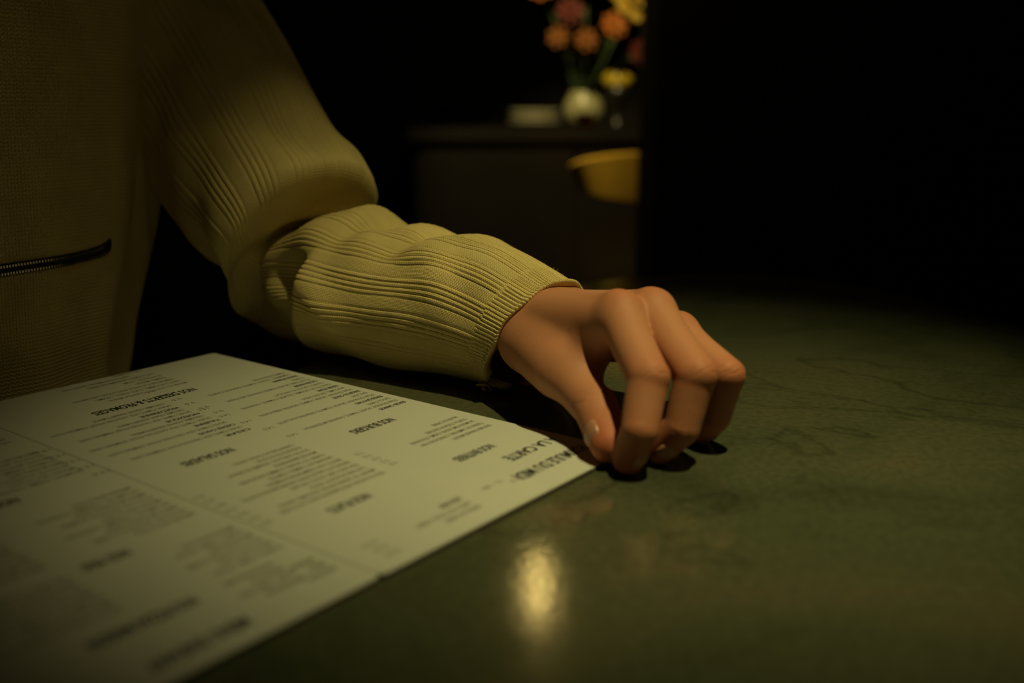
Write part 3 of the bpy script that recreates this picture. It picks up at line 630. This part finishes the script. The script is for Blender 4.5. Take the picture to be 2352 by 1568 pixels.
def flower(x, y, z, r, mat, label, npet, tilt, rank):
    f = empty('flower', (VX, VY, sb_z + .012), label, 'flower', 'flowers in the flower pot')
    hd = Vector((x - VX, y - VY, z - sb_z - .012)); bm = bmesh.new()
    nx_, ny_ = (rank - 3.5) * .0068, (-.007 if rank % 2 else .007); nk = Vector((nx_, ny_, .085)); b0 = Vector((nx_ * .8, ny_, .002))
    tube(bm, [b0, nk * .5 + b0 * .5, nk, nk.lerp(hd, .5) + Vector((0, 0, .008)), hd], .0024, 7); from_bm('stem', bm, M['leaf'], f, True)
    Rr = Vector(tilt).normalized().to_track_quat('Z', 'Y').to_matrix().to_4x4()
    for ring, (kk, sc, lift) in enumerate(((npet, 1, .25), (npet, .78, .7), (max(4, npet - 3), .5, 1.2))):
        for i in range(kk):
            a = 2 * math.pi * (i + .5 * ring) / kk; bm = bmesh.new(); bmesh.ops.create_uvsphere(bm, u_segments=8, v_segments=6, radius=.5)
            Mx = Matrix.Translation(hd) @ Rr @ Matrix.Rotation(a, 4, 'Z') @ Matrix.Rotation(-lift, 4, 'Y') @ Matrix.Translation((r * sc * .52, 0, 0)) @ Matrix.Diagonal((r * sc, r * sc * .55, r * .12, 1))
            bmesh.ops.transform(bm, matrix=Mx, verts=bm.verts); from_bm('petal', bm, M[mat], f, True)
    bm = bmesh.new(); bmesh.ops.create_uvsphere(bm, u_segments=10, v_segments=6, radius=r * .22, matrix=Matrix.Translation(hd + Rr.to_3x3() @ Vector((0, 0, r * .12)))); from_bm('flower_centre', bm, M['leaf'], f, True)
    for i in range(2):
        bm = bmesh.new(); bmesh.ops.create_uvsphere(bm, u_segments=8, v_segments=6, radius=.5)
        p = nk.lerp(hd, .45 + .22 * i) + Vector((0, 0, .008)); s = 1 if rank % 2 == 0 else -1
        bmesh.ops.transform(bm, matrix=Matrix.Translation(p + Vector((0, s * .021, .008))) @ Matrix.Rotation(s * (.5 + .3 * i), 4, 'X') @ Matrix.Diagonal((.014, .042, .003, 1)), verts=bm.verts); from_bm('leaf', bm, M['leaf'], f, True)
fz = lambda py, d: T + CAMH + d * (-math.sin(math.radians(13.1)) + (784 - py) / 2286 * math.cos(math.radians(13.1)))
fx = lambda px, d: (px - 1176) / 2286 * d
for px, py, d, r, mat, lab, npt, tl, rk in [(1242, -6, 2.62, .040, 'orange', 'orange flower with open petals at the left of the pot', 8, (-.3, -1, .5), 0),
        (1333, -18, 2.65, .042, 'orange', 'tall orange flower rising from the middle of the pot', 8, (0, -1, .7), 4),
        (1440, 20, 2.68, .082, 'yellow', 'big yellow flower leaning to the right of the pot', 10, (.35, -1, .6), 6),
        (1393, 74, 2.53, .034, 'orange', 'orange flower just below the big yellow flower', 8, (.3, -1, .4), 5),
        (1275, 98, 2.56, .028, 'rust', 'small rust flower low above the plates', 7, (-.2, -1, .3), 1),
        (1335, 104, 2.56, .030, 'rust', 'small rust flower low over the pot rim', 7, (.1, -1, .3), 3),
        (1300, 45, 2.57, .036, 'red', 'dark red flower in the middle of the bunch', 8, (0, -1, .3), 2),
        (1450, 130, 2.62, .032, 'red', 'dark red flower drooping over the lemon', 8, (.4, -1, .1), 7)]:
    flower(fx(px, d), d * .974 + .0, fz(py, d), r, mat, lab, npt, tl, rk)
# black bowl with a lemon, amber tea-light glass
lathe_b = lathe('bowl', [(.026, .0005), (.010, .010), (.010, .048), (.024, .072), (.0325, .098), (.0295, .098), (.021, .075), (.012, .061), (.001, .060)], M['black'], None, 36, on_sb(.262, 2.545)); tag(lathe_b, 'small black footed bowl holding a lemon on the sideboard', 'bowl')
bm = bmesh.new(); bmesh.ops.create_uvsphere(bm, u_segments=24, v_segments=16, radius=.5)
for v in bm.verts: v.co.x *= 1 + .35 * max(0, abs(v.co.x) * 2 - .8)
bmesh.ops.transform(bm, matrix=Matrix.Diagonal((.070, .056, .056, 1)), verts=bm.verts)
tag(from_bm('lemon', bm, M['lemon'], None, True, (.262, 2.545, sb_z + .1148)), 'yellow lemon lying in the small black bowl', 'lemon')
tg = empty('tealight', on_sb(.180, 2.513), 'small amber glass tea light at the sideboard edge', 'candle')
lathe('glass_cup', [(.018, .0005), (.021, .004), (.023, .035), (.021, .035), (.018, .006), (.001, .005)], M['amber'], tg, 28); lathe('wax', [(.0165, .0062), (.018, .020), (.001, .0205)], M['cream'], tg, 24)
